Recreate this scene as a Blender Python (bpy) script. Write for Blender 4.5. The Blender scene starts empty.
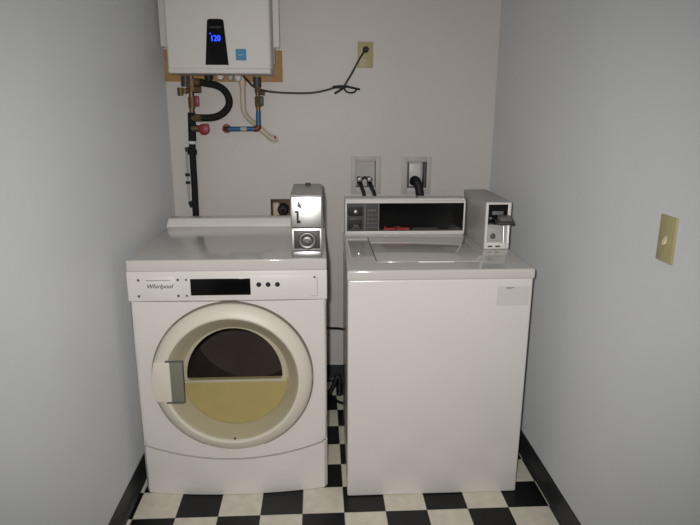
import bpy, bmesh, math, random
from mathutils import Vector, Matrix

random.seed(4)
SC = bpy.context.scene
COL = SC.collection
PI = math.pi

# ------------------------------------------------------------------ camera
cam_d = bpy.data.cameras.new('camera')
cam_d.sensor_width = 36.0
cam_d.lens = 597.04 / 700.0 * 36.0
cam_d.clip_start = 0.02
cam = bpy.data.objects.new('camera', cam_d)
COL.objects.link(cam)
PITCH, YAW, ROLL = 0.2573, 0.0545, 0.0037
F = Vector((math.sin(YAW) * math.cos(PITCH), math.cos(YAW) * math.cos(PITCH), -math.sin(PITCH)))
R0 = Vector((math.cos(YAW), -math.sin(YAW), 0))
U0 = R0.cross(F)
RR = R0 * math.cos(ROLL) + U0 * math.sin(ROLL)
UU = U0 * math.cos(ROLL) - R0 * math.sin(ROLL)
CAM = Vector((0.6595, -2.0252, 1.4397))
m = Matrix((RR, UU, -F)).transposed().to_4x4()
m.translation = CAM
cam.matrix_world = m
SC.camera = cam

# ------------------------------------------------------------------ light
world = bpy.data.worlds.new('world')
SC.world = world
world.use_nodes = True
world.node_tree.nodes['Background'].inputs[0].default_value = (0.012, 0.012, 0.013, 1)
world.node_tree.nodes['Background'].inputs[1].default_value = 1.0

# the compact camera's own flash, just up and left of its lens
fl = bpy.data.lights.new('camera_flash', 'SPOT')
fl.energy = 124
fl.color = (1.0, 0.97, 0.93)
fl.shadow_soft_size = 0.018
fl.spot_size = math.radians(94)
fl.spot_blend = 1.0
flo = bpy.data.objects.new('camera_flash', fl)
COL.objects.link(flo)
flm = Matrix((RR, UU, -F)).transposed().to_4x4()
flm.translation = CAM + RR * -0.045 + UU * 0.035
flo.matrix_world = flm

# unseen area light added under the ceiling for weak ambient light
ce = bpy.data.lights.new('ambient_glow', 'AREA')
ce.shape = 'RECTANGLE'
ce.size, ce.size_y = 0.9, 0.3
ce.energy = 3
ce.color = (0.88, 0.95, 1.0)
ceo = bpy.data.objects.new('ambient_glow', ce)
COL.objects.link(ceo)
ceo.location = (0.74, -1.4, 2.44)

SC.cycles.blur_glossy = 0.1
SC.view_settings.view_transform = 'Standard'
SC.view_settings.look = 'None'
SC.view_settings.gamma = 1
SC.view_settings.use_curve_mapping = False
SC.view_settings.exposure = -0.12


# ------------------------------------------------------------------ materials
def lin(c):
    return tuple((v / 12.92 if v <= 0.04045 else ((v + 0.055) / 1.055) ** 2.4) for v in (x / 255 for x in c)) + (1,)


def mat(name, rgb, rough=0.5, droll=0.0, metal=0.0, spec=0.5, coat=0.0, var=0.0, vscale=8, bump=0.0, bscale=200, emit=None, estr=0):
    M = bpy.data.materials.new(name)
    M.use_nodes = True
    nt = M.node_tree
    b = nt.nodes['Principled BSDF']
    b.inputs['Base Color'].default_value = lin(rgb)
    b.inputs['Roughness'].default_value = rough
    b.inputs['Diffuse Roughness'].default_value = droll
    b.inputs['Metallic'].default_value = metal
    b.inputs['Specular IOR Level'].default_value = spec
    b.inputs['Coat Weight'].default_value = coat
    b.inputs['Coat Roughness'].default_value = 0.08
    tc = nt.nodes.new('ShaderNodeTexCoord')
    if var > 0:
        n = nt.nodes.new('ShaderNodeTexNoise')
        n.inputs['Scale'].default_value = vscale
        n.inputs['Detail'].default_value = 5
        nt.links.new(tc.outputs['Object'], n.inputs['Vector'])
        r = nt.nodes.new('ShaderNodeValToRGB')
        r.color_ramp.elements[0].position = 0.3
        r.color_ramp.elements[1].position = 0.7
        c = lin(rgb)
        r.color_ramp.elements[0].color = tuple(v * (1 - var) for v in c[:3]) + (1,)
        r.color_ramp.elements[1].color = tuple(min(1, v * (1 + var)) for v in c[:3]) + (1,)
        nt.links.new(n.outputs['Fac'], r.inputs['Fac'])
        nt.links.new(r.outputs['Color'], b.inputs['Base Color'])
    if bump > 0:
        n2 = nt.nodes.new('ShaderNodeTexNoise')
        n2.inputs['Scale'].default_value = bscale
        n2.inputs['Detail'].default_value = 3
        nt.links.new(tc.outputs['Object'], n2.inputs['Vector'])
        bp = nt.nodes.new('ShaderNodeBump')
        bp.inputs['Strength'].default_value = bump
        bp.inputs['Distance'].default_value = 0.002
        nt.links.new(n2.outputs['Fac'], bp.inputs['Height'])
        nt.links.new(bp.outputs['Normal'], b.inputs['Normal'])
    if emit:
        b.inputs['Emission Color'].default_value = lin(emit)
        b.inputs['Emission Strength'].default_value = estr
    return M


TILE, TX, TY = 0.1524, 0.1349, -0.1487


def floor_mat():
    M = bpy.data.materials.new('checker_vinyl')
    M.use_nodes = True
    nt = M.node_tree
    N, L = nt.nodes, nt.links
    b = N['Principled BSDF']
    tc = N.new('ShaderNodeTexCoord')
    sep = N.new('ShaderNodeSeparateXYZ')
    L.new(tc.outputs['Object'], sep.inputs[0])

    def mth(op, a, c=None):
        n = N.new('ShaderNodeMath')
        n.operation = op
        for i, v in enumerate((a, c)):
            if v is None:
                continue
            if isinstance(v, (int, float)):
                n.inputs[i].default_value = v
            else:
                L.new(v, n.inputs[i])
        return n.outputs[0]
    gx = mth('DIVIDE', mth('SUBTRACT', sep.outputs[0], TX), TILE)
    gy = mth('DIVIDE', mth('SUBTRACT', sep.outputs[1], TY), TILE)
    par = mth('FLOORED_MODULO', mth('ADD', mth('FLOOR', gx), mth('FLOOR', gy)), 2.0)
    fx = mth('ABSOLUTE', mth('SUBTRACT', mth('FRACT', gx), 0.5))
    fy = mth('ABSOLUTE', mth('SUBTRACT', mth('FRACT', gy), 0.5))
    seam = mth('GREATER_THAN', mth('MAXIMUM', fx, fy), 0.493)
    noise = N.new('ShaderNodeTexNoise')
    noise.inputs['Scale'].default_value = 26
    noise.inputs['Detail'].default_value = 6
    L.new(tc.outputs['Object'], noise.inputs['Vector'])

    def ramp(c0, c1):
        r = N.new('ShaderNodeValToRGB')
        r.color_ramp.elements[0].position = 0.32
        r.color_ramp.elements[1].position = 0.68
        r.color_ramp.elements[0].color = lin(c0)
        r.color_ramp.elements[1].color = lin(c1)
        L.new(noise.outputs['Fac'], r.inputs['Fac'])
        return r.outputs['Color']
    wht = ramp((218, 211, 193), (232, 226, 210))
    blk = ramp((13, 13, 15), (22, 22, 25))
    mix = N.new('ShaderNodeMix')
    mix.data_type = 'RGBA'
    L.new(par, mix.inputs['Factor'])
    L.new(blk, mix.inputs['A'])
    L.new(wht, mix.inputs['B'])
    mix2 = N.new('ShaderNodeMix')
    mix2.data_type = 'RGBA'
    L.new(mth('MULTIPLY', seam, 0.55), mix2.inputs['Factor'])
    L.new(mix.outputs['Result'], mix2.inputs['A'])
    mix2.inputs['B'].default_value = lin((88, 84, 78))
    L.new(mix2.outputs['Result'], b.inputs['Base Color'])
    b.inputs['Roughness'].default_value = 0.42
    b.inputs['Specular IOR Level'].default_value = 0.35
    return M


def glass_mat():
    """thin clear pane: transparent film with a Fresnel gloss"""
    M = bpy.data.materials.new('door_glass')
    M.use_nodes = True
    nt = M.node_tree
    N, L = nt.nodes, nt.links
    N.remove(N['Principled BSDF'])
    out = N['Material Output']
    t = N.new('ShaderNodeBsdfTransparent')
    t.inputs[0].default_value = (0.90, 0.89, 0.86, 1)
    g = N.new('ShaderNodeBsdfGlossy')
    g.inputs['Roughness'].default_value = 0.12
    fr = N.new('ShaderNodeFresnel')
    fr.inputs['IOR'].default_value = 1.35
    mx = N.new('ShaderNodeMixShader')
    L.new(fr.outputs[0], mx.inputs[0])
    L.new(t.outputs[0], mx.inputs[1])
    L.new(g.outputs[0], mx.inputs[2])
    L.new(mx.outputs[0], out.inputs[0])
    return M


M_ = {
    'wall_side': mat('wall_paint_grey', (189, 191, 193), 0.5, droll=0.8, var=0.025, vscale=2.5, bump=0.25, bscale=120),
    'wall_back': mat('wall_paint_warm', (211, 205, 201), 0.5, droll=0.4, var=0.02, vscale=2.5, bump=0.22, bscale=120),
    'ceiling': mat('ceiling_paint', (225, 224, 220), 0.8),
    'floor': floor_mat(),
    'base': mat('vinyl_base', (46, 48, 52), 0.5, var=0.1, vscale=14),
    'enamel': mat('white_enamel', (229, 224, 220), 0.23, coat=0.2, var=0.012, vscale=4),
    'enamel_top': mat('white_enamel_top', (214, 209, 204), 0.09, spec=0.7, coat=0.3),  # same enamel, colour toned down for grazing light on the tops
    'plastic': mat('white_plastic', (229, 224, 220), 0.38),
    'door_white': mat('door_plastic', (224, 218, 204), 0.45),
    'bezel': mat('tan_bezel', (206, 201, 182), 0.5),
    'olive': mat('olive_plastic', (194, 179, 124), 0.55, var=0.03, vscale=18),
    'pocket': mat('smoky_plastic', (128, 126, 116), 0.3),
    'drum': mat('drum_dark', (84, 72, 68), 0.6, var=0.12, vscale=9),
    'black_gloss': mat('black_gloss', (10, 10, 11), 0.12),
    'black': mat('black_rubber', (18, 18, 20), 0.6),
    'foam': mat('pipe_foam', (16, 16, 17), 0.85, bump=0.3, bscale=90),
    'dkgrey': mat('dark_grey', (62, 62, 62), 0.5),
    'midgrey': mat('mid_grey', (112, 112, 110), 0.5),
    'ltgrey': mat('light_grey', (176, 175, 172), 0.5),
    'ink': mat('grey_ink', (92, 92, 94), 0.6),
    'seam': mat('seam_shadow_gap', (120, 112, 100), 0.7),
    'label': mat('label_paper', (213, 209, 205), 0.6),
    'red': mat('red_handle', (140, 34, 38), 0.45),
    'redtext': mat('red_text', (196, 52, 34), 0.5),
    'blue': mat('blue_tube', (34, 92, 140), 0.4),
    'sticker': mat('blue_sticker', (40, 130, 178), 0.5),
    'brass': mat('brass', (116, 96, 72), 0.45, metal=0.6, var=0.3, vscale=60),
    'copper': mat('copper', (112, 66, 54), 0.45, metal=0.6),
    'steel': mat('brushed_steel', (205, 203, 200), 0.36, metal=1.0, var=0.05, vscale=60),
    'steel_dk': mat('dull_steel', (130, 126, 124), 0.42, metal=0.9),
    'vault_grey': mat('vault_grey', (92, 88, 86), 0.5, metal=0.6),
    'chrome': mat('chrome', (225, 225, 225), 0.30, metal=1.0),
    'satin': mat('satin_chrome', (235, 235, 235), 0.38, metal=1.0),
    'paintgrey': mat('grey_case_paint', (178, 176, 172), 0.35),
    'cream': mat('cream_tube', (196, 186, 164), 0.45),
    'wood': mat('plywood', (176, 138, 88), 0.7, var=0.16, vscale=20),
    'heater': mat('heater_white', (218, 214, 210), 0.55),
    'ivory': mat('ivory_plate', (176, 166, 120), 0.45),
    'ivory_lt': mat('ivory_toggle', (214, 204, 166), 0.4),
    'brownbox': mat('brown_box', (112, 92, 76), 0.7),
    'beige': mat('beige_receptacle', (206, 186, 160), 0.5),
    'boxplastic': mat('outlet_box_plastic', (190, 186, 184), 0.5),
    'cord': mat('dark_cord', (40, 32, 31), 0.5),
    'led': mat('blue_led', (20, 40, 240), 0.5, emit=(30, 60, 255), estr=3.0),
    'glass': glass_mat(),
    'door_wood': mat('brown_door', (110, 62, 38), 0.5, var=0.2, vscale=6),
}

# ------------------------------------------------------------------ helpers
ORG = {}


def thing(name, label, cat, loc, group=None):
    o = bpy.data.objects.new(name, None)
    o.empty_display_size = 0.1
    COL.objects.link(o)
    o.location = loc
    o['label'] = label
    o['category'] = cat
    if group:
        o['group'] = group
    ORG[o] = Vector(loc)
    return o


def obj(name, bm, m_, parent=None, origin=None, label=None, smooth=35):
    if isinstance(parent, bpy.types.Object):
        og = ORG[parent]
    else:
        og = Vector(origin) if origin is not None else Vector((0, 0, 0))
    bmesh.ops.recalc_face_normals(bm, faces=bm.faces[:])
    for v in bm.verts:
        v.co -= og
    me = bpy.data.meshes.new(name)
    bm.to_mesh(me)
    bm.free()
    me.materials.append(M_[m_] if isinstance(m_, str) else m_)
    for p in me.polygons:
        p.use_smooth = True
    me.set_sharp_from_angle(angle=math.radians(smooth))
    o = bpy.data.objects.new(name, me)
    COL.objects.link(o)
    if parent:
        o.parent = parent
    else:
        o.location = og
    ORG[o] = og
    if label:
        o['label'] = label
    return o


def tag(o, label, cat, group=None):
    o['label'] = label
    o['category'] = cat
    if group:
        o['group'] = group
    return o


def struct(o):
    o['kind'] = 'structure'
    return o


def box(bm, x0, x1, y0, y1, z0, z1, bev=0.0, seg=2):
    t = bmesh.new()
    vs = [t.verts.new((x, y, z)) for x in (x0, x1) for y in (y0, y1) for z in (z0, z1)]
    for f in ((0, 1, 3, 2), (4, 6, 7, 5), (0, 4, 5, 1), (2, 3, 7, 6), (0, 2, 6, 4), (1, 5, 7, 3)):
        t.faces.new([vs[i] for i in f])
    bmesh.ops.recalc_face_normals(t, faces=t.faces[:])
    if bev > 0:
        bmesh.ops.bevel(t, geom=t.edges[:], offset=bev, segments=seg, profile=0.5, affect='EDGES')
    me = bpy.data.meshes.new('t')
    t.to_mesh(me)
    t.free()
    bm.from_mesh(me)
    bpy.data.meshes.remove(me)
    return bm


def bx(*a, **k):
    return box(bmesh.new(), *a, **k)


def catmull(pts, n=6):
    P = [Vector(p) for p in pts]
    if len(P) < 3:
        return P
    Q = [P[0] * 2 - P[1]] + P + [P[-1] * 2 - P[-2]]
    out = []
    for i in range(1, len(Q) - 2):
        a, b, c, d = Q[i - 1:i + 3]
        for k in range(n):
            t = k / n
            out.append(0.5 * ((2 * b) + (c - a) * t + (2 * a - 5 * b + 4 * c - d) * t * t + (3 * b - a - 3 * c + d) * t ** 3))
    out.append(P[-1])
    return out


def tube(bm, pts, r, n=12, smooth=True):
    P = catmull(pts) if smooth else [Vector(p) for p in pts]
    rings = []
    prev = None
    for i, p in enumerate(P):
        d = (P[min(i + 1, len(P) - 1)] - P[max(i - 1, 0)]).normalized()
        if prev is None:
            a = Vector((0, 1, 0)) if abs(d.y) < 0.8 else Vector((1, 0, 0))
            u = d.cross(a).normalized()
        else:
            u = (prev - d * prev.dot(d)).normalized()
        prev = u
        v = d.cross(u)
        rr = r[i] if isinstance(r, (list, tuple)) else r
        rings.append([bm.verts.new(p + (u * math.cos(2 * PI * k / n) + v * math.sin(2 * PI * k / n)) * rr) for k in range(n)])
    for a, b in zip(rings, rings[1:]):
        for k in range(n):
            bm.faces.new((a[k], a[(k + 1) % n], b[(k + 1) % n], b[k]))
    bm.faces.new(rings[0][::-1])
    bm.faces.new(rings[-1])
    return bm


def tb(pts, r, n=12, smooth=True):
    return tube(bmesh.new(), pts, r, n, smooth)


def cyl(bm, p, q, r, n=20):
    return tube(bm, [p, q], r, n, False)


def lathe_y(bm, cx, cz, prof, n=96, closed=False):
    """prof: list of (radius, y) turned about the axis x=cx, z=cz"""
    rings = []
    for r, y in prof:
        if r < 1e-6:
            rings.append([bm.verts.new((cx, y, cz))])
        else:
            rings.append([bm.verts.new((cx + r * math.cos(2 * PI * k / n), y, cz + r * math.sin(2 * PI * k / n))) for k in range(n)])
    prs = list(zip(rings, rings[1:])) + ([(rings[-1], rings[0])] if closed else [])
    for a, b in prs:
        for k in range(n):
            k2 = (k + 1) % n
            if len(a) == 1 and len(b) == 1:
                continue
            if len(a) == 1:
                bm.faces.new((a[0], b[k2], b[k]))
            elif len(b) == 1:
                bm.faces.new((a[k], a[k2], b[0]))
            else:
                bm.faces.new((a[k], a[k2], b[k2], b[k]))
    return bm


def prism_y(bm, poly, y0, y1):
    """polygon in x,z pushed from y0 to y1"""
    a = [bm.verts.new((x, y0, z)) for x, z in poly]
    b = [bm.verts.new((x, y1, z)) for x, z in poly]
    n = len(poly)
    bm.faces.new(a)
    bm.faces.new(b[::-1])
    for k in range(n):
        bm.faces.new((a[k], b[k], b[(k + 1) % n], a[(k + 1) % n]))
    return bm


def prism_x(bm, poly, x0, x1, bev=0.0):
    """polygon in y,z pushed from x0 to x1"""
    t = bmesh.new()
    a = [t.verts.new((x0, y, z)) for y, z in poly]
    b = [t.verts.new((x1, y, z)) for y, z in poly]
    n = len(poly)
    t.faces.new(a)
    t.faces.new(b[::-1])
    for k in range(n):
        t.faces.new((a[k], b[k], b[(k + 1) % n], a[(k + 1) % n]))
    bmesh.ops.recalc_face_normals(t, faces=t.faces[:])
    if bev > 0:
        bmesh.ops.bevel(t, geom=t.edges[:], offset=bev, segments=3, profile=0.5, affect='EDGES')
    me = bpy.data.meshes.new('t')
    t.to_mesh(me)
    t.free()
    bm.from_mesh(me)
    bpy.data.meshes.remove(me)
    return bm


def text(body, size, x, y, z, shear=0.0, depth=0.0005, sx=1.0, bold=0.0):
    """lettering facing -y, centred on x,z"""
    cu = bpy.data.curves.new('t', 'FONT')
    cu.body = body
    cu.size = size
    cu.align_x = 'CENTER'
    cu.align_y = 'CENTER'
    cu.extrude = depth
    cu.shear = shear
    o = bpy.data.objects.new('t', cu)
    COL.objects.link(o)
    dg = bpy.context.evaluated_depsgraph_get()
    me = bpy.data.meshes.new_from_object(o.evaluated_get(dg))
    bm = bmesh.new()
    bm.from_mesh(me)
    bpy.data.objects.remove(o)
    bpy.data.curves.remove(cu)
    bpy.data.meshes.remove(me)
    for v in bm.verts:
        a, b, c = v.co
        v.co = Vector((x + a * sx, y - c, z + b))
    if bold:
        g = bmesh.ops.duplicate(bm, geom=bm.verts[:] + bm.edges[:] + bm.faces[:])['geom']
        for v in g:
            if isinstance(v, bmesh.types.BMVert):
                v.co.x += bold
                v.co.y -= 0.0002
    return bm


# ------------------------------------------------------------------ the room
XL, XR, YB, YF, H = -0.0475, 1.5262, 0.9435, -3.3, 2.5
TH = 0.1
struct(obj('floor', bx(XL - TH, XR + TH, YF - TH, YB + TH, -0.08, 0), 'floor'))
struct(obj('ceiling', bx(XL - TH, XR + TH, YF - TH, YB + TH, H, H + 0.08), 'ceiling'))
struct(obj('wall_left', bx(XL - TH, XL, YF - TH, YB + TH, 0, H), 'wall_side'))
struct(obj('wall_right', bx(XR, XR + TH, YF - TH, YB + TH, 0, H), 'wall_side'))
# the back wall, with the openings cut for the recessed boxes
HOLES = [(0.847, 0.949, 1.044, 1.176), (1.103, 1.204, 1.040, 1.173), (0.424, 0.524, 0.878, 0.988)]


def holed_wall():
    bm = bmesh.new()
    xs = sorted({XL, XR} | {h[0] for h in HOLES} | {h[1] for h in HOLES})
    zs = sorted({0.0, H} | {h[2] for h in HOLES} | {h[3] for h in HOLES})
    vd = {}

    def V(x, y, z):
        k = (round(x, 5), round(y, 5), round(z, 5))
        if k not in vd:
            vd[k] = bm.verts.new(k)
        return vd[k]

    def inh(x, z):
        return any(h[0] < x < h[1] and h[2] < z < h[3] for h in HOLES)
    for i in range(len(xs) - 1):
        for j in range(len(zs) - 1):
            x0, x1, z0, z1 = xs[i], xs[i + 1], zs[j], zs[j + 1]
            bm.faces.new((V(x0, YB + TH, z0), V(x0, YB + TH, z1), V(x1, YB + TH, z1), V(x1, YB + TH, z0)))
            if not inh((x0 + x1) / 2, (z0 + z1) / 2):
                bm.faces.new((V(x0, YB, z0), V(x1, YB, z0), V(x1, YB, z1), V(x0, YB, z1)))
    for x0, x1, z0, z1 in HOLES:
        y0, y1 = YB, YB + 0.085
        for a, b in (((x0, z0), (x1, z0)), ((x1, z0), (x1, z1)), ((x1, z1), (x0, z1)), ((x0, z1), (x0, z0))):
            q = [bm.verts.new(c) for c in ((a[0], y0, a[1]), (b[0], y0, b[1]), (b[0], y1, b[1]), (a[0], y1, a[1]))]
            bm.faces.new(q)
        bm.faces.new([bm.verts.new(c) for c in ((x0, y1, z0), (x1, y1, z0), (x1, y1, z1), (x0, y1, z1))])
    return bm


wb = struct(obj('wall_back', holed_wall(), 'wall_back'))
struct(obj('wall_front', bx(XL, XR, YF - TH, YF, 0, H), 'wall_side'))
dr = struct(obj('door_1', bx(0.30, 1.14, YF, YF + 0.035, 0, 2.05, bev=0.004), 'door_wood'))
kb = bmesh.new()
lathe_y(kb, 1.06, 0.95, [(0, YF + 0.10), (0.022, YF + 0.095), (0.028, YF + 0.075), (0.018, YF + 0.055), (0.014, YF + 0.033)], 24)
obj('door_knob', kb, 'brass', dr)

HB, BT = 0.0894, 0.005


def cove(axis, a0, a1, wall, sgn):
    """vinyl cove base: thin strip with a rounded toe"""
    prof = [(0, 0), (0.016, 0), (0.0165, 0.002), (0.010, 0.006), (0.0065, 0.014), (BT, 0.024), (BT, HB - 0.002), (BT - 0.002, HB), (0, HB)]
    bm = bmesh.new()
    A = [];  B = []
    for t, z in prof:
        c = wall + sgn * t
        A.append(bm.verts.new((c, a0, z) if axis == 'y' else (a0, c, z)))
        B.append(bm.verts.new((c, a1, z) if axis == 'y' else (a1, c, z)))
    n = len(prof)
    for k in range(n):
        bm.faces.new((A[k], B[k], B[(k + 1) % n], A[(k + 1) % n]))
    bm.faces.new(A)
    bm.faces.new(B[::-1])
    return bm


struct(obj('baseboard_left', cove('y', YF, YB, XL, 1), 'base'))
struct(obj('baseboard_right', cove('y', YF, YB, XR, -1), 'base'))
struct(obj('baseboard_back', cove('x', XL + 0.006, XR - 0.006, YB, -1), 'base'))

# ------------------------------------------------------------------ the dryer
DW = 0.686
dry = thing('clothes_dryer', 'white front-loading coin clothes dryer with round glass door, left of the washer', 'dryer', (DW / 2, 0.33, 0))
CX, CZ, RO = 0.347, 0.484, 0.285


DX0 = -0.005
DM, DH = (DX0 + DW) / 2, (DW - DX0) / 2


def bow(x, z):
    t = (x - DM) / DH
    t = max(-1, min(1, t))
    y = -(0.030 - 0.016 * min(1, max(0, z / 0.775))) * (1 - t * t)
    e = DH * (1 - abs(t))
    r = 0.014
    if e < r:
        y += r - math.sqrt(max(0, r * r - (r - e) ** 2))
    return y


def seam_z(x):
    t = (x - DM) / DH
    return 0.155 + 0.054 * t * t


def front_panel():
    bm = bmesh.new()
    x0, x1, zt = DX0, DW, 0.772
    rh = RO - 0.02
    n = 192
    nr = 14
    rings = []
    for k in range(n):
        a = 2 * PI * k / n
        c, s = math.cos(a), math.sin(a)
        # distance to the outline
        best = 9
        if c > 1e-6: best = min(best, (x1 - CX) / c)
        if c < -1e-6: best = min(best, (x0 - CX) / c)
        if s > 1e-6: best = min(best, (zt - CZ) / s)
        if s < 0:
            lo, hi = 0, best
            for _ in range(40):
                md = (lo + hi) / 2
                if CZ + md * s > seam_z(CX + md * c) + 0.0035: lo = md
                else: hi = md
            best = lo
        rings.append([(CX + c * (rh + (best - rh) * (j / nr) ** 0.8), CZ + s * (rh + (best - rh) * (j / nr) ** 0.8)) for j in range(nr + 1)])
    # snap nearest outline points to true corners
    for cx_, cz_ in ((x0, zt), (x1, zt), (x0, seam_z(x0) + 0.0035), (x1, seam_z(x1) + 0.0035)):
        k = min(range(n), key=lambda k: (rings[k][-1][0] - cx_) ** 2 + (rings[k][-1][1] - cz_) ** 2)
        rings[k][-1] = (cx_, cz_)
    V = [[bm.verts.new((x, bow(x, z), z)) for x, z in r] for r in rings]
    for k in range(n):
        a, b = V[k], V[(k + 1) % n]
        for j in range(nr):
            bm.faces.new((a[j], a[j + 1], b[j + 1], b[j]))
    # inner lip and outer return
    for idx, dy in ((0, 0.05), (-1, 0.02)):
        W = []
        for k in range(n):
            p = V[k][idx].co
            W.append(bm.verts.new((p.x, max(p.y + dy, 0.02) if idx else p.y + dy, p.z)))
        for k in range(n):
            k2 = (k + 1) % n
            bm.faces.new((V[k][idx], V[k2][idx], W[k2], W[k]))
    return bm


def kick_panel():
    bm = bmesh.new()
    n, mz = 60, 8
    V = []
    for i in range(n + 1):
        x = DX0 + 2 * DH * (i / n)
        zt = seam_z(x) - 0.0035
        zb = 0.003
        V.append([bm.verts.new((x, bow(x, z) + (0.004 if j == 0 else 0), z)) for j, z in enumerate(zb + (zt - zb) * q / mz for q in range(mz + 1))])
    for i in range(n):
        for j in range(mz):
            bm.faces.new((V[i][j], V[i + 1][j], V[i + 1][j + 1], V[i][j + 1]))
    out = [V[i][0] for i in range(n + 1)] + [V[n][j] for j in range(1, mz + 1)] + [V[i][mz] for i in range(n - 1, -1, -1)] + [V[0][j] for j in range(mz - 1, 0, -1)]
    W = [bm.verts.new((p.co.x, max(0.02, p.co.y + 0.03), p.co.z)) for p in out]
    for k in range(len(out)):
        k2 = (k + 1) % len(out)
        bm.faces.new((out[k], out[k2], W[k2], W[k]))
    return bm


def dryer_cabinet():
    bm = bmesh.new()
    y0, y1 = 0.016, 0.70
    box(bm, DX0, 0.012, y0, y1, 0.012, 0.88, bev=0.002)
    box(bm, DW - 0.012, DW, y0, y1, 0.012, 0.88, bev=0.002)
    box(bm, 0.012, DW - 0.012, y1 - 0.012, y1, 0.012, 0.88)
    box(bm, 0.012, DW - 0.012, 0.024, y1 - 0.012, 0.012, 0.024)
    return bm


obj('cabinet', dryer_cabinet(), 'enamel', dry)
obj('front_panel', front_panel(), 'enamel', dry)
# strip in shadow colour, seen in the narrow seam between front and kick panel
bk = bmesh.new()
for i in range(24):
    xa, xb = 0.006 + (DW - 0.012) * i / 24, 0.006 + (DW - 0.012) * (i + 1) / 24
    q = []
    for x, dz in ((xa, -0.012), (xb, -0.012), (xb, 0.012), (xa, 0.012)):
        q.append(bk.verts.new((x, bow(x, 0.18) + 0.008, seam_z(x) + dz)))
    bk.faces.new(q)
bmesh.ops.remove_doubles(bk, verts=bk.verts[:], dist=1e-5)
bmesh.ops.solidify(bk, geom=bk.faces[:], thickness=0.002)
obj('seam_shade', bk, 'seam', dry)
obj('kick_panel', kick_panel(), 'enamel', dry)
for sx in (0.05, DW - 0.05):
    for sy in (0.06, 0.64):
        obj('foot', cyl(bmesh.new(), (sx, sy, 0.0), (sx, sy, 0.014), 0.02), 'black', dry)

# top: lip, glossy deck and raised rear rail
top = bmesh.new()
HD = 0.92
prism_x(top, [(-0.006, 0.882), (-0.006, HD + 0.002), (0.685, HD + 0.002), (0.685, 0.882)], -0.002, DW + 0.002, bev=0.004)
obj('top_panel', top, 'enamel_top', dry)
rail = bmesh.new()
A = [(-0.006, 0.578, HD - 0.002), (DW + 0.002, 0.578, HD - 0.002), (DW - 0.006, 0.598, 0.957), (0.002, 0.598, 0.957),
     (-0.006, 0.685, HD - 0.002), (DW + 0.002, 0.685, HD - 0.002), (DW - 0.006, 0.66, 0.957), (0.002, 0.66, 0.957)]
v = [rail.verts.new(c) for c in A]
for f in ((0, 1, 2, 3), (4, 7, 6, 5), (3, 2, 6, 7), (0, 3, 7, 4), (1, 5, 6, 2), (0, 4, 5, 1)):
    rail.faces.new([v[i] for i in f])
bmesh.ops.recalc_face_normals(rail, faces=rail.faces[:])
bmesh.ops.bevel(rail, geom=rail.edges[:], offset=0.005, segments=3, profile=0.5, affect='EDGES')
obj('rear_rail', rail, 'enamel', dry)

# control panel
PY = -0.008
cp = obj('control_panel', bx(-0.004, DW + 0.003, PY, 0.02, 0.774, 0.882, bev=0.004, seg=3), 'plastic', dry)
bp = bmesh.new()
box(bp, 0.186, 0.655, PY - 0.0015, PY + 0.001, 0.784, 0.866, bev=0.0012)
obj('control_plate', bp, 'plastic', cp)
obj('display_window', bx(0.2135, 0.421, PY - 0.003, PY, 0.795, 0.855, bev=0.0008), 'black_gloss', cp)
for i in range(3):
    x = 0.450 + i * 0.0325
    b = bmesh.new()
    lathe_y(b, x, 0.832, [(0, PY - 0.006), (0.0065, PY - 0.006), (0.0085, PY - 0.004), (0.0085, PY)], 20)
    obj('push_button', b, 'black', cp)
for x, z in ((0.036, 0.852), (0.034, 0.794), (0.171, 0.852), (0.170, 0.794), (0.200, 0.852), (0.199, 0.794), (0.645, 0.857)):
    b = bmesh.new()
    lathe_y(b, x, z, [(0, PY - 0.0025), (0.003, PY - 0.0022), (0.0048, PY - 0.001), (0.0048, PY)], 14)
    obj('screw', b, 'ink', cp)
bp = obj('brand_plate', bx(0.048, 0.160, PY - 0.0012, PY + 0.001, 0.784, 0.864, bev=0.001), 'plastic', cp)
obj('brand_lettering', text('Whirlpool', 0.0215, 0.1065, PY - 0.0016, 0.829, shear=0.3, bold=0.0008), 'ink', cp, label='grey slanted brand lettering')
obj('printed_rule', bx(0.062, 0.146, PY - 0.0019, PY - 0.001, 0.8500, 0.8518), 'midgrey', cp)
tr = bmesh.new()
box(tr, 0.6535, 0.6555, PY - 0.0022, PY - 0.001, 0.790, 0.856)
box(tr, 0.630, 0.6535, PY - 0.0022, PY - 0.001, 0.788, 0.7895)
obj('trim_line', tr, 'ltgrey', cp)

# door: white ring, tan funnel behind the glass, handle and smoky grip pocket
door = bmesh.new()
yb = -0.024
lathe_y(door, CX, CZ, [(RO - 0.012, 0.0), (RO, yb + 0.006), (RO + 0.000, yb - 0.004), (RO - 0.005, yb - 0.012), (RO - 0.016, yb - 0.022),
                       (RO - 0.032, yb - 0.030), (0.243, yb - 0.033), (0.237, yb - 0.031), (0.234, yb - 0.026), (0.234, yb - 0.014), (0.246, yb + 0.01), (0.262, 0.0)], 128, closed=True)
dor = obj('door', door, 'door_white', dry)
gas = bmesh.new()
lathe_y(gas, CX, CZ, [(RO + 0.001, yb + 0.001), (RO + 0.005, yb + 0.001), (RO + 0.005, yb + 0.016), (RO + 0.001, yb + 0.016)], 128, closed=True)
obj('door_edge_shade', gas, 'seam', dor)  # brown ring painted as the shadow line round the door
fun = bmesh.new()
lathe_y(fun, CX, CZ, [(0.236, yb - 0.020), (0.226, yb - 0.010), (0.210, 0.012), (0.196, 0.030), (0.196, 0.034), (0.21, 0.016), (0.232, 0.0), (0.24, yb - 0.012)], 128, closed=True)
for v in fun.verts:
    v.co.z -= 0.02 * max(0, min(1, (v.co.y - (yb - 0.02)) / (0.05 - yb)))
obj('window_funnel', fun, 'bezel', dor)
gl = bmesh.new()
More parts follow.
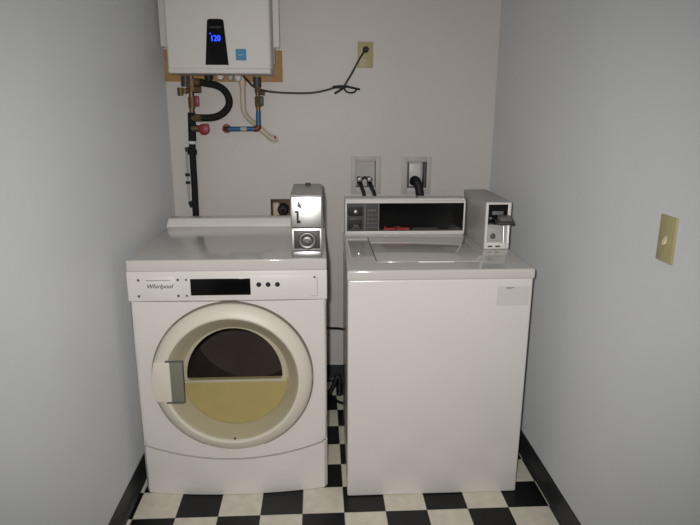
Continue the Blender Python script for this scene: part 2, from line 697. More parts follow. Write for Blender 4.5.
lathe_y(gl, CX, CZ, [(0, yb - 0.034), (0.12, yb - 0.0325), (0.20, yb - 0.029), (0.2335, yb - 0.024)], 96)
obj('door_glass', gl, 'glass', dor)
# handle pad curved with the ring
hp = bmesh.new()
poly = []
zs = [0.412 + (0.566 - 0.412) * i / 12 for i in range(13)]
for z in zs:
    poly.append((CX - math.sqrt((RO - 0.006) ** 2 - (z - CZ) ** 2) - 0.002, z))
for z in (0.566, 0.412):
    poly.append((0.133, z))
prism_y(hp, poly, yb - 0.037, yb - 0.012)
bmesh.ops.recalc_face_normals(hp, faces=hp.faces[:])
bmesh.ops.bevel(hp, geom=[e for e in hp.edges if all(abs(v.co.y - (yb - 0.037)) < 1e-4 for v in e.verts)], offset=0.004, segments=2, profile=0.5, affect='EDGES')
hd = obj('door_handle', hp, 'door_white', dor)
pk = bmesh.new()
box(pk, 0.133, 0.177, yb - 0.034, yb - 0.031, 0.412, 0.566, bev=0.0008)
obj('grip_pocket', pk, 'pocket', dor, label='smoky grey finger pocket')
pe = bmesh.new()
box(pe, 0.118, 0.180, yb - 0.038, yb - 0.031, 0.566, 0.571, bev=0.001)
box(pe, 0.114, 0.176, yb - 0.038, yb - 0.031, 0.407, 0.412, bev=0.001)
box(pe, 0.177, 0.1795, yb - 0.0375, yb - 0.031, 0.412, 0.566, bev=0.0008)
obj('pocket_rim', pe, 'ink', dor)
obj('door_latch_dot', cyl(bmesh.new(), (0.347, yb - 0.030, 0.2565), (0.347, yb - 0.027, 0.2565), 0.004, 12), 'dkgrey', dor)

# bulkhead behind the door: upper half opens into the drum, the lower half is the lint chute cover
ZS = 0.454
RI = 0.196
bh = bmesh.new()
n = 48
BX0 = 0.345
arc = [(BX0 + 0.176 * math.cos(PI * k / n), ZS + 0.012 + 0.188 * math.sin(PI * k / n)) for k in range(n + 1)]
arc = [(BX0 + 0.168, ZS)] + [(BX0 + 0.175, ZS + 0.004)] + arc + [(BX0 - 0.175, ZS + 0.004)] + [(BX0 - 0.168, ZS)]
outc = []
for x, z in arc:
    a = math.atan2(z - ZS, x - BX0)
    a = max(0.0, min(PI, a))
    outc.append((BX0 + 0.245 * math.cos(a), ZS + 0.25 * math.sin(a)))
for y, flip in ((0.036, 0), (0.042, 1)):
    I = [bh.verts.new((x, y, z)) for x, z in arc]
    O = [bh.verts.new((x, y, z)) for x, z in outc]
    for k in range(len(arc) - 1):
        f = (I[k], O[k], O[k + 1], I[k + 1])
        bh.faces.new(f if not flip else f[::-1])
    if not flip:
        I0 = I
    else:
        for k in range(len(arc) - 1):
            bh.faces.new((I0[k], I0[k + 1], I[k + 1], I[k]))
obj('drum_bulkhead', bh, 'bezel', dry)
lc = bmesh.new()
low = [(BX0 + 0.24 * math.cos(a), ZS - 0.245 * math.sin(a)) for a in (PI * k / 40 for k in range(41))]
prism_y(lc, low, 0.036, 0.05)
obj('lint_cover', lc, 'olive', dry, label='olive yellow cover in the lower half of the opening')
obj('lint_cover_ledge', bx(BX0 - 0.19, BX0 + 0.19, 0.026, 0.04, ZS - 0.012, ZS, bev=0.003), 'bezel', dry)
drm = bmesh.new()
lathe_y(drm, CX, 0.47, [(0.255, 0.05), (0.27, 0.08), (0.27, 0.58), (0, 0.58)], 64)
obj('drum', drm, 'drum', dry)

# coin box on the dryer
cb = obj('coin_box', bx(0.564, 0.675, 0.018, 0.33, HD - 0.001, 1.142, bev=0.005, seg=3), 'paintgrey', dry)
obj('face_plate', prism_x(bmesh.new(), [(0.006, 1.030), (0.0135, 1.138), (0.022, 1.138), (0.022, 1.030)], 0.5665, 0.6725, bev=0.0025), 'steel', cb)
vault = bmesh.new()
prism_x(vault, [(0.004, HD + 0.003), (0.010, 1.028), (0.022, 1.028), (0.022, HD + 0.003)], 0.5665, 0.6725, bev=0.0025)
obj('vault_plate', vault, 'steel', cb)
obj('vault_recess', bx(0.5755, 0.6655, 0.0045, 0.012, HD + 0.036, 1.020, bev=0.001), 'vault_grey', cb)
lk = bmesh.new()
lathe_y(lk, 0.621, 0.984, [(0, -0.001), (0.007, -0.001), (0.009, -0.004), (0.016, -0.003), (0.019, 0.001), (0.024, -0.001), (0.029, 0.0), (0.032, 0.004), (0.032, 0.008)], 40)
lock = obj('vault_lock', lk, 'steel_dk', cb)
obj('chrome_lip', prism_x(bmesh.new(), [(0.011, HD + 0.034), (-0.001, HD + 0.027), (-0.003, HD + 0.010), (0.011, HD + 0.008)], 0.572, 0.669, bev=0.002), 'chrome', cb)
s = bmesh.new()
box(s, 0.586, 0.593, 0.0055, 0.012, 1.050, 1.088)
box(s, 0.580, 0.592, 0.0075, 0.012, 1.082, 1.088)
box(s, 0.586, 0.599, 0.0048, 0.012, 1.046, 1.056)
obj('coin_slot', s, 'black', cb)
k = bmesh.new()
prism_y(k, [(0.588, 1.104), (0.601, 1.096), (0.603, 1.106), (0.592, 1.124)], 0.0088, 0.014)
obj('key_notch', k, 'midgrey', cb)
obj('top_lock', cyl(bmesh.new(), (0.622, 0.285, 1.140), (0.622, 0.285, 1.150), 0.010), 'dkgrey', cb)

# ------------------------------------------------------------------ the washer
WX0, WX1, WY0, HW = 0.759, 1.413, -0.0600, 0.8924
was = thing('washing_machine', 'white top-loading coin washing machine with black console, right of the dryer', 'washing machine', ((WX0 + WX1) / 2, 0.27, 0))
cab = bmesh.new()
box(cab, WX0 + 0.001, WX1 - 0.003, WY0 + 0.002, 0.60, 0.001, 0.858, bev=0.007, seg=4)
for v in cab.verts:
    if v.co.y > 0.3 and v.co.x < 1.0:
        v.co.x += 0.011
cabo = obj('cabinet', cab, 'enamel', was)
obj('label_sticker', bx(1.285, 1.400, WY0 + 0.0014, WY0 + 0.004, 0.758, 0.829), 'label', was, label='pale grey blank-looking paper sticker')
mk = bmesh.new()
box(mk, 1.314, 1.344, WY0 + 0.0009, WY0 + 0.003, 0.8235, 0.8255)
box(mk, 1.318, 1.336, WY0 + 0.0009, WY0 + 0.003, 0.8205, 0.822)
obj('sticker_print', mk, 'midgrey', was)
for sx in (WX0 + 0.05, WX1 - 0.05):
    for sy in (0.0, 0.55):
        obj('foot', cyl(bmesh.new(), (sx, sy, 0.0), (sx, sy, 0.006), 0.018), 'black', was)
deck = bmesh.new()
box(deck, WX0 - 0.002, WX1 + 0.002, WY0, 0.605, 0.855, HW, bev=0.007, seg=4)
for v in deck.verts:
    if v.co.y > 0.3 and v.co.x < 1.0:
        v.co.x += 0.011
obj('top_deck', deck, 'enamel_top', was)
lid = bmesh.new()
box(lid, 0.872, 1.272, 0.050, 0.46, HW - 0.001, HW + 0.0016, bev=0.0012)
lido = obj('lid', lid, 'enamel_top', was)
obj('lid_gap', bx(0.8685, 0.8715, 0.06, 0.47, HW - 0.002, HW + 0.0006), 'ink', lido)
obj('lid_lip', bx(1.02, 1.15, 0.041, 0.054, HW - 0.0005, HW + 0.0045, bev=0.0018), 'plastic', lido)

KX0, KX1, KY0, KZ1 = 0.776, 1.303, 0.530, 1.050
con = bmesh.new()
prism_x(con, [(KY0, HW - 0.002), (KY0 - 0.002, HW + 0.012), (KY0 + 0.004, KZ1 - 0.006), (KY0 + 0.010, KZ1), (0.602, KZ1 + 0.002), (0.602, HW - 0.002)], KX0, KX1, bev=0.004)
cono = obj('console', con, 'plastic', was)
fr = bmesh.new()
FY = KY0 - 0.005
for a in ((KX0 + 0.001, KX1 - 0.001, KZ1 - 0.019, KZ1 - 0.009), (KX0 + 0.001, KX1 - 0.001, HW + 0.006, HW + 0.016),
          (KX0 + 0.001, KX0 + 0.008, HW + 0.016, KZ1 - 0.019), (KX1 - 0.008, KX1 - 0.001, HW + 0.016, KZ1 - 0.019)):
    box(fr, a[0], a[1], FY - 0.003, KY0 + 0.008, a[2], a[3], bev=0.0015)
obj('console_frame', fr, 'plastic', cono)
IZ0, IZ1 = HW + 0.016, KZ1 - 0.019
obj('graphic_panel', bx(KX0 + 0.008, 0.9255, FY + 0.001, KY0 + 0.008, IZ0, IZ1), 'dkgrey', cono)
obj('glass_panel', bx(0.9255, KX1 - 0.008, FY, KY0 + 0.008, IZ0 + 0.006, IZ1), 'black_gloss', cono)
obj('lower_strip', bx(0.9255, KX1 - 0.008, FY, KY0 + 0.008, IZ0, IZ0 + 0.006), 'dkgrey', cono)
g = bmesh.new()
box(g, 0.8605, 0.8655, FY - 0.0005, FY + 0.002, IZ0 + 0.004, IZ1 - 0.003)
box(g, 0.920, 0.9245, FY - 0.0005, FY + 0.002, IZ0 + 0.004, IZ1 - 0.003)
obj('panel_divider', g, 'midgrey', cono)
for z0, z1 in ((0.976, 1.014), (0.918, 0.958)):
    obj('dark_field', bx(0.790, 0.852, FY - 0.0006, FY + 0.002, z0, z1, bev=0.0005), 'black', cono)
kn = bmesh.new()
lathe_y(kn, 0.822, 0.997, [(0, FY - 0.016), (0.006, FY - 0.0155), (0.0085, FY - 0.012), (0.009, FY)], 24)
obj('key_knob', kn, 'chrome', cono)
for a in ((0.806, 0.828, 0.930, 0.935), (0.800, 0.836, 0.922, 0.925), (0.794, 0.812, 0.962, 0.965)):
    obj('symbol_print', bx(a[0] + 0.006, a[1] + 0.006, FY - 0.001, FY + 0.001, a[2], a[3]), 'midgrey', cono)
g = bmesh.new()
box(g, 0.874, 0.912, FY - 0.001, FY + 0.001, 0.998, 1.003)
for i in range(4):
    z = 0.978 - i * 0.018
    box(g, 0.873, 0.885, FY - 0.001, FY + 0.001, z, z + 0.004)
    box(g, 0.890, 0.902, FY - 0.001, FY + 0.001, z, z + 0.004)
    box(g, 0.907, 0.914, FY - 0.001, FY + 0.001, z, z + 0.004)
obj('instruction_print', g, 'midgrey', cono)
obj('console_lettering', text('Speed Queen', 0.0205, 1.001, FY - 0.0008, 0.920, shear=0.15, bold=0.0012, sx=1.0), 'redtext', cono, label='red brand lettering')
g = bmesh.new()
for i in range(9):
    x = 1.075 + i * 0.0125
    box(g, x, x + 0.0095, FY - 0.001, FY + 0.001, 0.9185, 0.9215)
obj('model_print', g, 'midgrey', cono)
obj('top_screw', cyl(bmesh.new(), (1.093, 0.557, KZ1), (1.093, 0.557, KZ1 + 0.004), 0.005), 'black', cono)

# coin box of the washer
QX0, QX1, QY0, QZ1 = 1.310, 1.411, 0.239, 1.080
wc = obj('coin_box', bx(QX0, QX1, QY0, 0.60, HW - 0.001, QZ1, bev=0.004, seg=3), 'paintgrey', was)
fr = bmesh.new()
fy0 = QY0 - 0.006
for a in ((QX0 + 0.001, QX0 + 0.011, HW + 0.002, QZ1 - 0.002), (QX1 - 0.014, QX1 - 0.001, HW + 0.002, QZ1 - 0.002),
          (QX0 + 0.011, QX1 - 0.014, QZ1 - 0.010, QZ1 - 0.002), (QX0 + 0.011, QX1 - 0.014, HW + 0.002, HW + 0.028)):
    box(fr, a[0], a[1], fy0, QY0 + 0.004, a[2], a[3], bev=0.002)
obj('face_frame', fr, 'plastic', wc)
obj('chute_plate', bx(QX0 + 0.011, QX1 - 0.014, QY0 - 0.003, QY0 + 0.002, 0.990, QZ1 - 0.010), 'black_gloss', wc)
e = bmesh.new()
box(e, QX0 + 0.026, QX0 + 0.070, QY0 - 0.005, QY0 - 0.002, 1.030, 1.044, bev=0.001)
box(e, QX0 + 0.016, QX0 + 0.026, QY0 - 0.005, QY0 - 0.002, 1.012, 1.020, bev=0.001)
box(e, QX0 + 0.013, QX0 + 0.034, QY0 - 0.006, QY0 - 0.002, 0.991, 0.995, bev=0.001)
obj('chute_marking', e, 'midgrey', wc)
sl = bmesh.new()
prism_x(sl, [(QY0, 0.996), (QY0 - 0.052, 0.998), (QY0 - 0.056, 1.002), (QY0 - 0.054, 1.010), (QY0 - 0.044, 1.014), (QY0, 1.016)], QX0 + 0.036, QX1 - 0.002, bev=0.003)
slo = obj('coin_slide', sl, 'dkgrey', wc)
st = bmesh.new()
prism_x(st, [(QY0 - 0.048, 1.012), (QY0 - 0.034, 1.026), (QY0 - 0.004, 1.030), (QY0 - 0.004, 1.008)], QX0 + 0.046, QX1 - 0.006, bev=0.003)
obj('slide_cover', st, 'midgrey', wc)
obj('vault_plate', bx(QX0 + 0.011, QX1 - 0.030, QY0 - 0.004, QY0 + 0.002, HW + 0.030, 0.980, bev=0.001), 'ltgrey', wc)
lk = bmesh.new()
lathe_y(lk, QX0 + 0.034, 0.945, [(0, QY0 - 0.012), (0.006, QY0 - 0.012), (0.010, QY0 - 0.009), (0.0115, QY0 - 0.003)], 28)
obj('vault_lock', lk, 'steel_dk', wc)
for x in (QX1 - 0.027, QX1 - 0.009):
    obj('chrome_post', cyl(bmesh.new(), (x, QY0 - 0.016, HW + 0.028), (x, QY0 - 0.006, 0.986), 0.0045, 20), 'satin', wc)  # posts lean forward at the foot, shaped to catch the flash as highlights
e = bmesh.new()
box(e, QX0 + 0.016, QX0 + 0.034, fy0 - 0.0005, fy0 + 0.003, HW + 0.009, HW + 0.015)
box(e, QX0 + 0.046, QX0 + 0.064, fy0 - 0.0005, fy0 + 0.003, HW + 0.009, HW + 0.015)
obj('vent_slot', e, 'dkgrey', wc)

# ------------------------------------------------------------------ water heater
bd = obj('mounting_board', bx(-0.045, 0.499, YB - 0.018, YB, 1.545, 1.686, bev=0.001), 'wood', origin=(0.227, YB - 0.009, 1.545))
tag(bd, 'bare plywood mounting board on the back wall behind the white water heater', 'board')
wh = thing('water_heater', 'white wall-hung tankless water heater with black display on the back wall', 'water heater', (0.25, 0.925, 1.56))
HX0, HX1, HY0 = 0.032, 0.468, 0.655
obj('front_cover', bx(HX0, HX1, HY0, 0.84, 1.584, 2.24, bev=0.012, seg=4), 'heater', wh)
obj('bottom_tray', bx(HX0 + 0.004, HX1 - 0.004, HY0 - 0.004, 0.86, 1.569, 1.590, bev=0.003), 'heater', wh)
fg = bmesh.new()
box(fg, -0.034, 0.495, 0.835, 0.862, 1.69, 2.24, bev=0.004)
obj('rear_flange', fg, 'heater', wh)
obj('wall_hanger', bx(0.03, 0.47, 0.85, YB - 0.0175, 1.62, 2.2), 'ltgrey', wh)
dp = bmesh.new()
poly = [(0.192, 1.603), (0.289, 1.603)]
for i in range(0, 13):
    t = PI * i / 12
    cx_, sx_ = math.cos(t), math.sin(t)
    poly.append((0.2415 + 0.0345 * math.copysign(abs(cx_) ** 0.4, cx_), 1.770 + 0.015 * sx_ ** 0.6))
prism_y(dp, poly, HY0 - 0.004, HY0 + 0.004)
dpo = obj('display_panel', dp, 'black_gloss', wh)
obj('digits', text('120', 0.033, 0.238, HY0 - 0.0045, 1.708, bold=0.0014, sx=0.86), 'led', dpo, label='glowing blue digits')
obj('status_dot', bx(0.2165, 0.2205, HY0 - 0.005, HY0 - 0.003, 1.7255, 1.7295), 'led', dpo)
obj('brand_lettering', text('NAVIEN', 0.0125, 0.2405, HY0 - 0.0045, 1.752, sx=1.1), 'dkgrey', dpo)
st = obj('energy_sticker', bx(0.320, 0.364, HY0 - 0.001, HY0 + 0.002, 1.622, 1.668), 'sticker', wh, label='square blue sticker')
sm = bmesh.new()
tube(sm, [(0.330, HY0 - 0.0012, 1.646), (0.338, HY0 - 0.0012, 1.641), (0.346, HY0 - 0.0012, 1.647), (0.354, HY0 - 0.0012, 1.644)], 0.0011, 6)
obj('sticker_swoosh', sm, 'label', st)
for n_, x0, x1, z0, m_ in (('vent_cap', 0.158, 0.196, 1.545, 'black'), ('drain_cap', 0.212, 0.246, 1.550, 'label'), ('gas_cap', 0.262, 0.286, 1.548, 'ltgrey'), ('service_cap', 0.292, 0.322, 1.545, 'label')):
    b = bmesh.new()
    xc, r = (x0 + x1) / 2, (x1 - x0) / 2
    cyl(b, (xc, 0.80, z0 + 0.008), (xc, 0.80, 1.566), r, 20)
    cyl(b, (xc, 0.80, z0), (xc, 0.80, z0 + 0.009), r * 0.7, 20)
    obj('fitting', b, m_, wh)

# hot side: valves, black foam covered pipe and bypass hose
hot = thing('hot_water_pipe', 'black foam-covered hot water pipe with brass valves and red handles under the heater', 'pipe', (0.07, 0.87, 0.9))
b = bmesh.new()
cyl(b, (0.082, 0.86, 1.405), (0.086, 0.86, 1.566), 0.012)
cyl(b, (0.085, 0.86, 1.500), (0.085, 0.86, 1.556), 0.021, 8)
cyl(b, (0.083, 0.86, 1.425), (0.083, 0.86, 1.475), 0.016, 8)
cyl(b, (0.080, 0.86, 1.508), (0.128, 0.86, 1.508), 0.016, 8)
cyl(b, (0.086, 0.86, 1.540), (0.128, 0.86, 1.540), 0.017, 8)
cyl(b, (0.090, 0.86, 1.502), (0.034, 0.86, 1.502), 0.010)
cyl(b, (0.034, 0.86, 1.480), (0.034, 0.86, 1.516), 0.013, 8)
cyl(b, (0.052, 0.86, 1.488), (0.052, 0.86, 1.514), 0.013, 8)
cyl(b, (0.08, 0.86, 1.381), (0.126, 0.86, 1.381), 0.017, 8)
cyl(b, (0.078, 0.86, 1.335), (0.132, 0.855, 1.331), 0.016, 10)
obj('brass_valve', b, 'brass', hot)
obj('relief_valve_cap', cyl(bmesh.new(), (0.060, 0.86, 1.52), (0.062, 0.86, 1.566), 0.020, 16), 'dkgrey', hot)
obj('valve_handle', bx(0.101, 0.121, 0.832, 0.846, 1.432, 1.480, bev=0.004), 'red', hot)
b = bmesh.new()
lathe_y(b, 0.137, 1.330, [(0, 0.822), (0.010, 0.820), (0.024, 0.825), (0.027, 0.832), (0.022, 0.842), (0, 0.845)], 9)
box(b, 0.137, 0.160, 0.828, 0.840, 1.338, 1.356, bev=0.004)
obj('valve_handle', b, 'red', hot)
b = bmesh.new()
cyl(b, (0.079, 0.862, 1.405), (0.074, 0.866, 1.276), 0.018)
obj('insulated_fitting', b, 'foam', hot)
obj('tape_band', cyl(bmesh.new(), (0.0732, 0.867, 1.277), (0.0726, 0.867, 1.262), 0.0175), 'label', hot)
b = bmesh.new()
tube(b, [(0.072, 0.868, 1.264), (0.070, 0.869, 1.17), (0.070, 0.870, 1.05), (0.068, 0.870, 0.92), (0.068, 0.870, 0.30)], 0.0155)
cyl(b, (0.071, 0.869, 1.236), (0.070, 0.869, 1.212), 0.021)
obj('foam_sleeve', b, 'foam', hot)
b = tb([(0.125, 0.86, 1.540), (0.157, 0.86, 1.535), (0.2, 0.86, 1.526), (0.233, 0.86, 1.506), (0.252, 0.86, 1.473), (0.252, 0.86, 1.439), (0.233, 0.86, 1.411), (0.203, 0.86, 1.391), (0.168, 0.86, 1.382), (0.120, 0.86, 1.381)], 0.0165)
obj('bypass_hose', b, 'foam', hot)
b = tb([(0.046, 0.868, 1.240), (0.040, 0.880, 1.21), (0.036, 0.89, 1.127), (0.036, 0.89, 1.06), (0.037, 0.89, 0.994), (0.046, 0.885, 0.970)], 0.0055, 8)
dl = obj('drain_line', b, 'ltgrey', hot)
for p, q, rr in (((0.036, 0.89, 1.108), (0.036, 0.89, 1.122), 0.011), ((0.036, 0.89, 1.072), (0.036, 0.89, 1.084), 0.011),
                 ((0.042, 0.888, 0.985), (0.052, 0.88, 0.962), 0.012), ((0.050, 0.868, 1.226), (0.046, 0.87, 1.246), 0.011)):
    obj('line_coupling', cyl(bmesh.new(), p, q, rr), 'black', dl)

# cold side: valve, blue tube to its stub in the wall
cold = thing('cold_water_pipe', 'bright blue cold water tube with brass valve, bending to a stub in the wall', 'pipe', (0.384, 0.88, 1.33))
b = bmesh.new()
cyl(b, (0.385, 0.88, 1.41), (0.384, 0.88, 1.566), 0.010)
cyl(b, (0.385, 0.88, 1.43), (0.385, 0.88, 1.478), 0.015, 8)
cyl(b, (0.385, 0.88, 1.495), (0.385, 0.88, 1.520), 0.014, 8)
cyl(b, (0.375, 0.88, 1.498), (0.418, 0.88, 1.492), 0.010, 8)
obj('brass_valve', b, 'brass', cold)
obj('valve_body', cyl(bmesh.new(), (0.384, 0.88, 1.520), (0.384, 0.88, 1.566), 0.019, 12), 'dkgrey', cold)
obj('valve_handle', bx(0.392, 0.412, 0.855, 0.868, 1.436, 1.480, bev=0.004), 'dkgrey', cold)
b = bmesh.new()
cyl(b, (0.385, 0.88, 1.412), (0.383, 0.88, 1.345), 0.0115)
cyl(b, (0.372, 0.88, 1.331), (0.240, 0.88, 1.330), 0.0115)
obj('blue_tube', b, 'blue', cold)
b = bmesh.new()
tube(b, [(0.383, 0.88, 1.350), (0.382, 0.88, 1.338), (0.374, 0.88, 1.331), (0.362, 0.88, 1.331)], 0.0135)
obj('elbow', b, 'copper', cold)
b = bmesh.new()
tube(b, [(0.246, 0.88, 1.330), (0.230, 0.885, 1.330), (0.226, 0.905, 1.330), (0.226, YB - 0.001, 1.330)], 0.013)
cyl(b, (0.226, YB - 0.006, 1.330), (0.226, YB, 1.330), 0.022)
obj('wall_stub', b, 'copper', cold)
obj('pipe_label', cyl(bmesh.new(), (0.300, 0.88, 1.3303), (0.328, 0.88, 1.3306), 0.0122), 'ltgrey', cold)

# cream drain tube
dt = thing('drain_tube', 'cream plastic drain tube curving down from the heater behind the blue tube', 'tube', (0.318, 0.9, 1.28))
b = tb([(0.319, 0.885, 1.566), (0.316, 0.885, 1.545), (0.315, 0.887, 1.449), (0.318, 0.89, 1.408), (0.335, 0.905, 1.378), (0.364, 0.918, 1.352), (0.402, 0.927, 1.316), (0.430, 0.931, 1.290)], 0.0125)
obj('tube', b, 'cream', dt)
obj('coupling', cyl(bmesh.new(), (0.316, 0.885, 1.55), (0.3155, 0.885, 1.525), 0.0165), 'beige', dt)
obj('coupling', cyl(bmesh.new(), (0.391, 0.925, 1.326), (0.405, 0.927, 1.313), 0.0145), 'beige', dt)
b = bmesh.new()
ring = [(0.443 + 0.020 * math.cos(a) * 1.15, 0.932, 1.285 + 0.013 * math.sin(a) - 0.4 * 0.02 * math.cos(a)) for a in (2 * PI * k / 14 for k in range(15))]
tube(b, ring, 0.006, 8)
obj('end_clip', b, 'cream', dt)
b = bmesh.new()
lathe_y(b, 0.456, 1.290, [(0, 0.922), (0.005, 0.922), (0.007, 0.926), (0.007, 0.934), (0, 0.936)], 12)
obj('red_cap', b, 'red', dt)

# heater power cord and its knot
pc = thing('power_cord', 'dark power cord knotted near the middle, from the heater to the wall outlet', 'cord', (0.784, 0.925, 1.5))
YC = 0.928
b = tb([(0.325, 0.86, 1.566), (0.338, 0.88, 1.552), (0.360, 0.912, 1.526), (0.388, YC - 0.02, 1.512), (0.434, YC, 1.502), (0.509, YC, 1.496), (0.627, YC, 1.496), (0.699, YC, 1.508), (0.746, YC, 1.521), (0.784, YC - 0.004, 1.524),
        (0.806, YC - 0.004, 1.555), (0.827, YC, 1.588), (0.862, YC - 0.005, 1.652), (0.883, YC - 0.022, 1.684), (0.889, YC - 0.018, 1.692)], 0.0048, 10)
obj('cable', b, 'cord', pc)
b = bmesh.new()
tube(b, [(0.734, YC - 0.006, 1.524), (0.770, YC - 0.012, 1.527), (0.800, YC - 0.014, 1.526), (0.864, YC - 0.008, 1.513)], 0.0052, 10)
tube(b, [(0.744, YC - 0.006, 1.494), (0.768, YC - 0.012, 1.508), (0.790, YC - 0.016, 1.522), (0.806, YC - 0.012, 1.528)], 0.0052, 10)
tube(b, [(0.788, YC - 0.012, 1.524), (0.796, YC - 0.01, 1.506), (0.816, YC - 0.008, 1.498), (0.838, YC - 0.008, 1.501), (0.846, YC - 0.01, 1.512)], 0.0042, 8)
obj('knot', b, 'black', pc)
b = bmesh.new()
lathe_y(b, 0.890, 1.6925, [(0, 0.898), (0.009, 0.898), (0.0135, 0.904), (0.014, 0.930), (0.012, 0.9352), (0, 0.9352)], 20)
obj('plug', b, 'black', pc)

ol = thing('wall_outlet', 'ivory outlet plate high on the back wall with a black plug in it', 'outlet', (0.890, YB, 1.612))
obj('cover_plate', bx(0.854, 0.927, YB - 0.006, YB, 1.612, 1.729, bev=0.003), 'ivory', ol)
for z in (1.692, 1.648):
    obj('socket', bx(0.874, 0.907, YB - 0.0075, YB - 0.004, z - 0.014, z + 0.014, bev=0.001), 'ivory', ol)
obj('screw', cyl(bmesh.new(), (0.8905, YB - 0.0078, 1.670), (0.8905, YB - 0.005, 1.670), 0.0035, 12), 'brass', ol)

# dryer receptacle in its open recess
do = thing('dryer_outlet', 'dryer outlet in an open brown recess low on the back wall', 'outlet', (0.474, YB, 0.88))
b = bmesh.new()
x0, x1, z0, z1 = HOLES[2]
e = 0.003
box(b, x0, x0 + e, YB - 0.002, YB + 0.083, z0, z1)
box(b, x1 - e, x1, YB - 0.002, YB + 0.083, z0, z1)
box(b, x0 + e, x1 - e, YB - 0.002, YB + 0.083, z1 - e, z1)
box(b, x0 + e, x1 - e, YB - 0.002, YB + 0.083, z0, z0 + e)
box(b, x0 + e, x1 - e, YB + 0.079, YB + 0.083, z0 + e, z1 - e)
obj('recess_box', b, 'brownbox', do)
b = bmesh.new()
box(b, x0 + 0.008, x0 + 0.044, YB + 0.006, YB + 0.079, z0 + 0.006, z1 - 0.018, bev=0.010, seg=3)
obj('receptacle', b, 'beige', do)
pg = thing('dryer_plug', 'round black dryer plug pushed into the brown recessed outlet', 'plug', (0.484, 0.93, 0.89))
b = bmesh.new()
lathe_y(b, 0.486, 0.936, [(0, 0.910), (0.018, 0.911), (0.026, 0.918), (0.028, 0.930), (0.028, 0.97), (0, 0.97)], 32)
obj('plug_body', b, 'black', pg)
obj('plug_cord', tb([(0.486, 0.915, 0.936), (0.486, 0.893, 0.925), (0.488, 0.880, 0.89), (0.49, 0.875, 0.80), (0.49, 0.88, 0.55)], 0.010, 12), 'black', pg)

# washing machine outlet boxes
GB = 'washer boxes in the back wall'


def outlet_box(hole, fx0, fx1, fz0, fz1, label, name):
    t = thing(name, label, 'outlet box', ((fx0 + fx1) / 2, YB, fz0), GB)
    x0, x1, z0, z1 = hole
    b = bmesh.new()
    y0, y1 = YB - 0.006, YB
    box(b, fx0, x0 + 0.002, y0, y1, fz0, fz1, bev=0.0015)
    box(b, x1 - 0.002, fx1, y0, y1, fz0, fz1, bev=0.0015)
    box(b, x0 + 0.002, x1 - 0.002, y0, y1, z1 - 0.002, fz1, bev=0.0015)
    box(b, x0 + 0.002, x1 - 0.002, y0, y1, fz0, z0 + 0.002, bev=0.0015)
    obj('flange', b, 'boxplastic', t)
    b = bmesh.new()
    e = 0.002
    box(b, x0, x0 + e, YB - 0.003, YB + 0.083, z0, z1)
    box(b, x1 - e, x1, YB - 0.003, YB + 0.083, z0, z1)
    box(b, x0 + e, x1 - e, YB - 0.003, YB + 0.083, z1 - e, z1)
    box(b, x0 + e, x1 - e, YB - 0.003, YB + 0.083, z0, z0 + e)
    box(b, x0 + e, x1 - e, YB + 0.055, YB + 0.083, z0 + e, z1 - e)
    obj('recess', b, 'boxplastic', t)
    return t


b1 = outlet_box(HOLES[0], 0.824, 0.973, 1.011, 1.196, 'grey recessed washer supply box holding two chrome valves with black hoses', 'supply_box')
b2 = outlet_box(HOLES[1], 1.077, 1.224, 1.010, 1.195, 'grey recessed washer drain box with one thick black drain hose', 'drain_box')
for x in (0.868, 0.917):
    b = bmesh.new()
    cyl(b, (x, YB + 0.02, 1.052), (x, YB + 0.02, 1.082), 0.011, 16)
    cyl(b, (x, YB - 0.010, 1.085), (x, YB + 0.055, 1.085), 0.011, 16)
    lathe_y(b, x, 1.085, [(0, YB - 0.020), (0.011, YB - 0.018), (0.014, YB - 0.010), (0.011, YB - 0.006)], 10)
    obj('valve', b, 'steel_dk', b1)
b = bmesh.new()
tube(b, [(0.882, YB + 0.01, 1.086), (0.893, YB - 0.004, 1.096), (0.904, YB + 0.01, 1.086)], 0.006, 10)
obj('valve_lever', b, 'dkgrey', b1)
for i, (xa, xb, lb) in enumerate(((0.872, 0.889, 'left black rubber supply hose hanging from the chrome valves'), (0.920, 0.941, 'right black rubber supply hose hanging from the chrome valves'))):
    h = obj('supply_hose', tb([(xa - 0.002, YB + 0.018, 1.072), (xa, YB - 0.002, 1.066), (xa + 0.006, YB - 0.018, 1.045), (xb, YB - 0.022, 1.010), (xb + 0.003, YB - 0.024, 0.93), (xb + 0.003, YB - 0.03, 0.70)], 0.0095, 12), 'black', origin=(xa, YB - 0.02, 0.70))
    tag(h, lb, 'hose', 'washer supply hoses')
obj('drain_knockout', bx(1.116, 1.180, YB + 0.045, YB + 0.056, 1.085, 1.160, bev=0.003), 'plastic', b2)
for xa in (1.107, 1.190):
    obj('side_rail', bx(xa, xa + 0.008, YB + 0.002, YB + 0.054, 1.046, 1.165, bev=0.002), 'ink', b2)
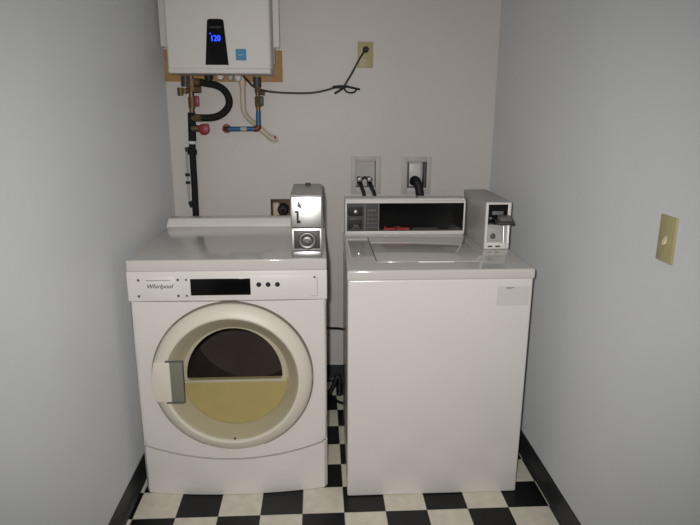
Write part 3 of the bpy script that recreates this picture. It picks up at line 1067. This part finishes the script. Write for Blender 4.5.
h = obj('drain_hose', tb([(1.146, YB + 0.040, 1.066), (1.146, YB + 0.018, 1.078), (1.150, YB - 0.008, 1.076), (1.160, YB - 0.020, 1.052), (1.168, YB - 0.024, 1.010), (1.170, YB - 0.026, 0.93), (1.170, YB - 0.03, 0.70)], [0.022] * 19 + [0.021] * 18, 16), 'black', origin=(1.16, YB - 0.02, 0.7))
tag(h, 'thick black drain hose hooked into the right-hand wall box', 'hose')

# switch on the right wall
sw = thing('light_switch', 'ivory light switch plate on the grey right wall', 'light switch', (XR, -0.622, 1.063))
obj('cover_plate', bx(XR - 0.006, XR, -0.657, -0.587, 1.063, 1.180, bev=0.003), 'ivory', sw)
tg = bmesh.new()
prism_y(tg, [(XR - 0.005, 1.112), (XR - 0.005, 1.132), (XR - 0.013, 1.114), (XR - 0.014, 1.108)], -0.626, -0.618)
obj('toggle', tg, 'ivory_lt', sw)
for z in (1.092, 1.152):
    obj('screw', cyl(bmesh.new(), (XR - 0.0068, -0.622, z), (XR - 0.004, -0.622, z), 0.003, 12), 'ivory', sw)

# cables in the gap between the machines
h = obj('tie_cable', tb([(0.683, 0.675, 0.404), (0.700, 0.668, 0.406), (0.725, 0.640, 0.416), (0.750, 0.600, 0.430), (0.766, 0.575, 0.436)], 0.005, 8), 'black', origin=(0.75, 0.77, 0.35))
tag(h, 'thin dark cable strung between the backs of dryer and washer', 'cable')
h = obj('rubber_hose', tb([(0.700, 0.735, 0.013), (0.722, 0.745, 0.05), (0.742, 0.752, 0.098), (0.752, 0.758, 0.112), (0.762, 0.752, 0.09), (0.760, 0.744, 0.045), (0.758, 0.735, 0.013)], 0.012, 12), 'black', origin=(0.74, 0.74, 0))
tag(h, 'black hose looped up off the floor between dryer and washer', 'hose')
h = obj('black_cord', tb([(0.700, 0.80, 0.007), (0.74, 0.70, 0.007), (0.775, 0.665, 0.007), (0.83, 0.64, 0.007)], 0.007, 10), 'black', origin=(0.76, 0.68, 0))
tag(h, 'black cord lying on the checker floor behind the machines', 'cord')
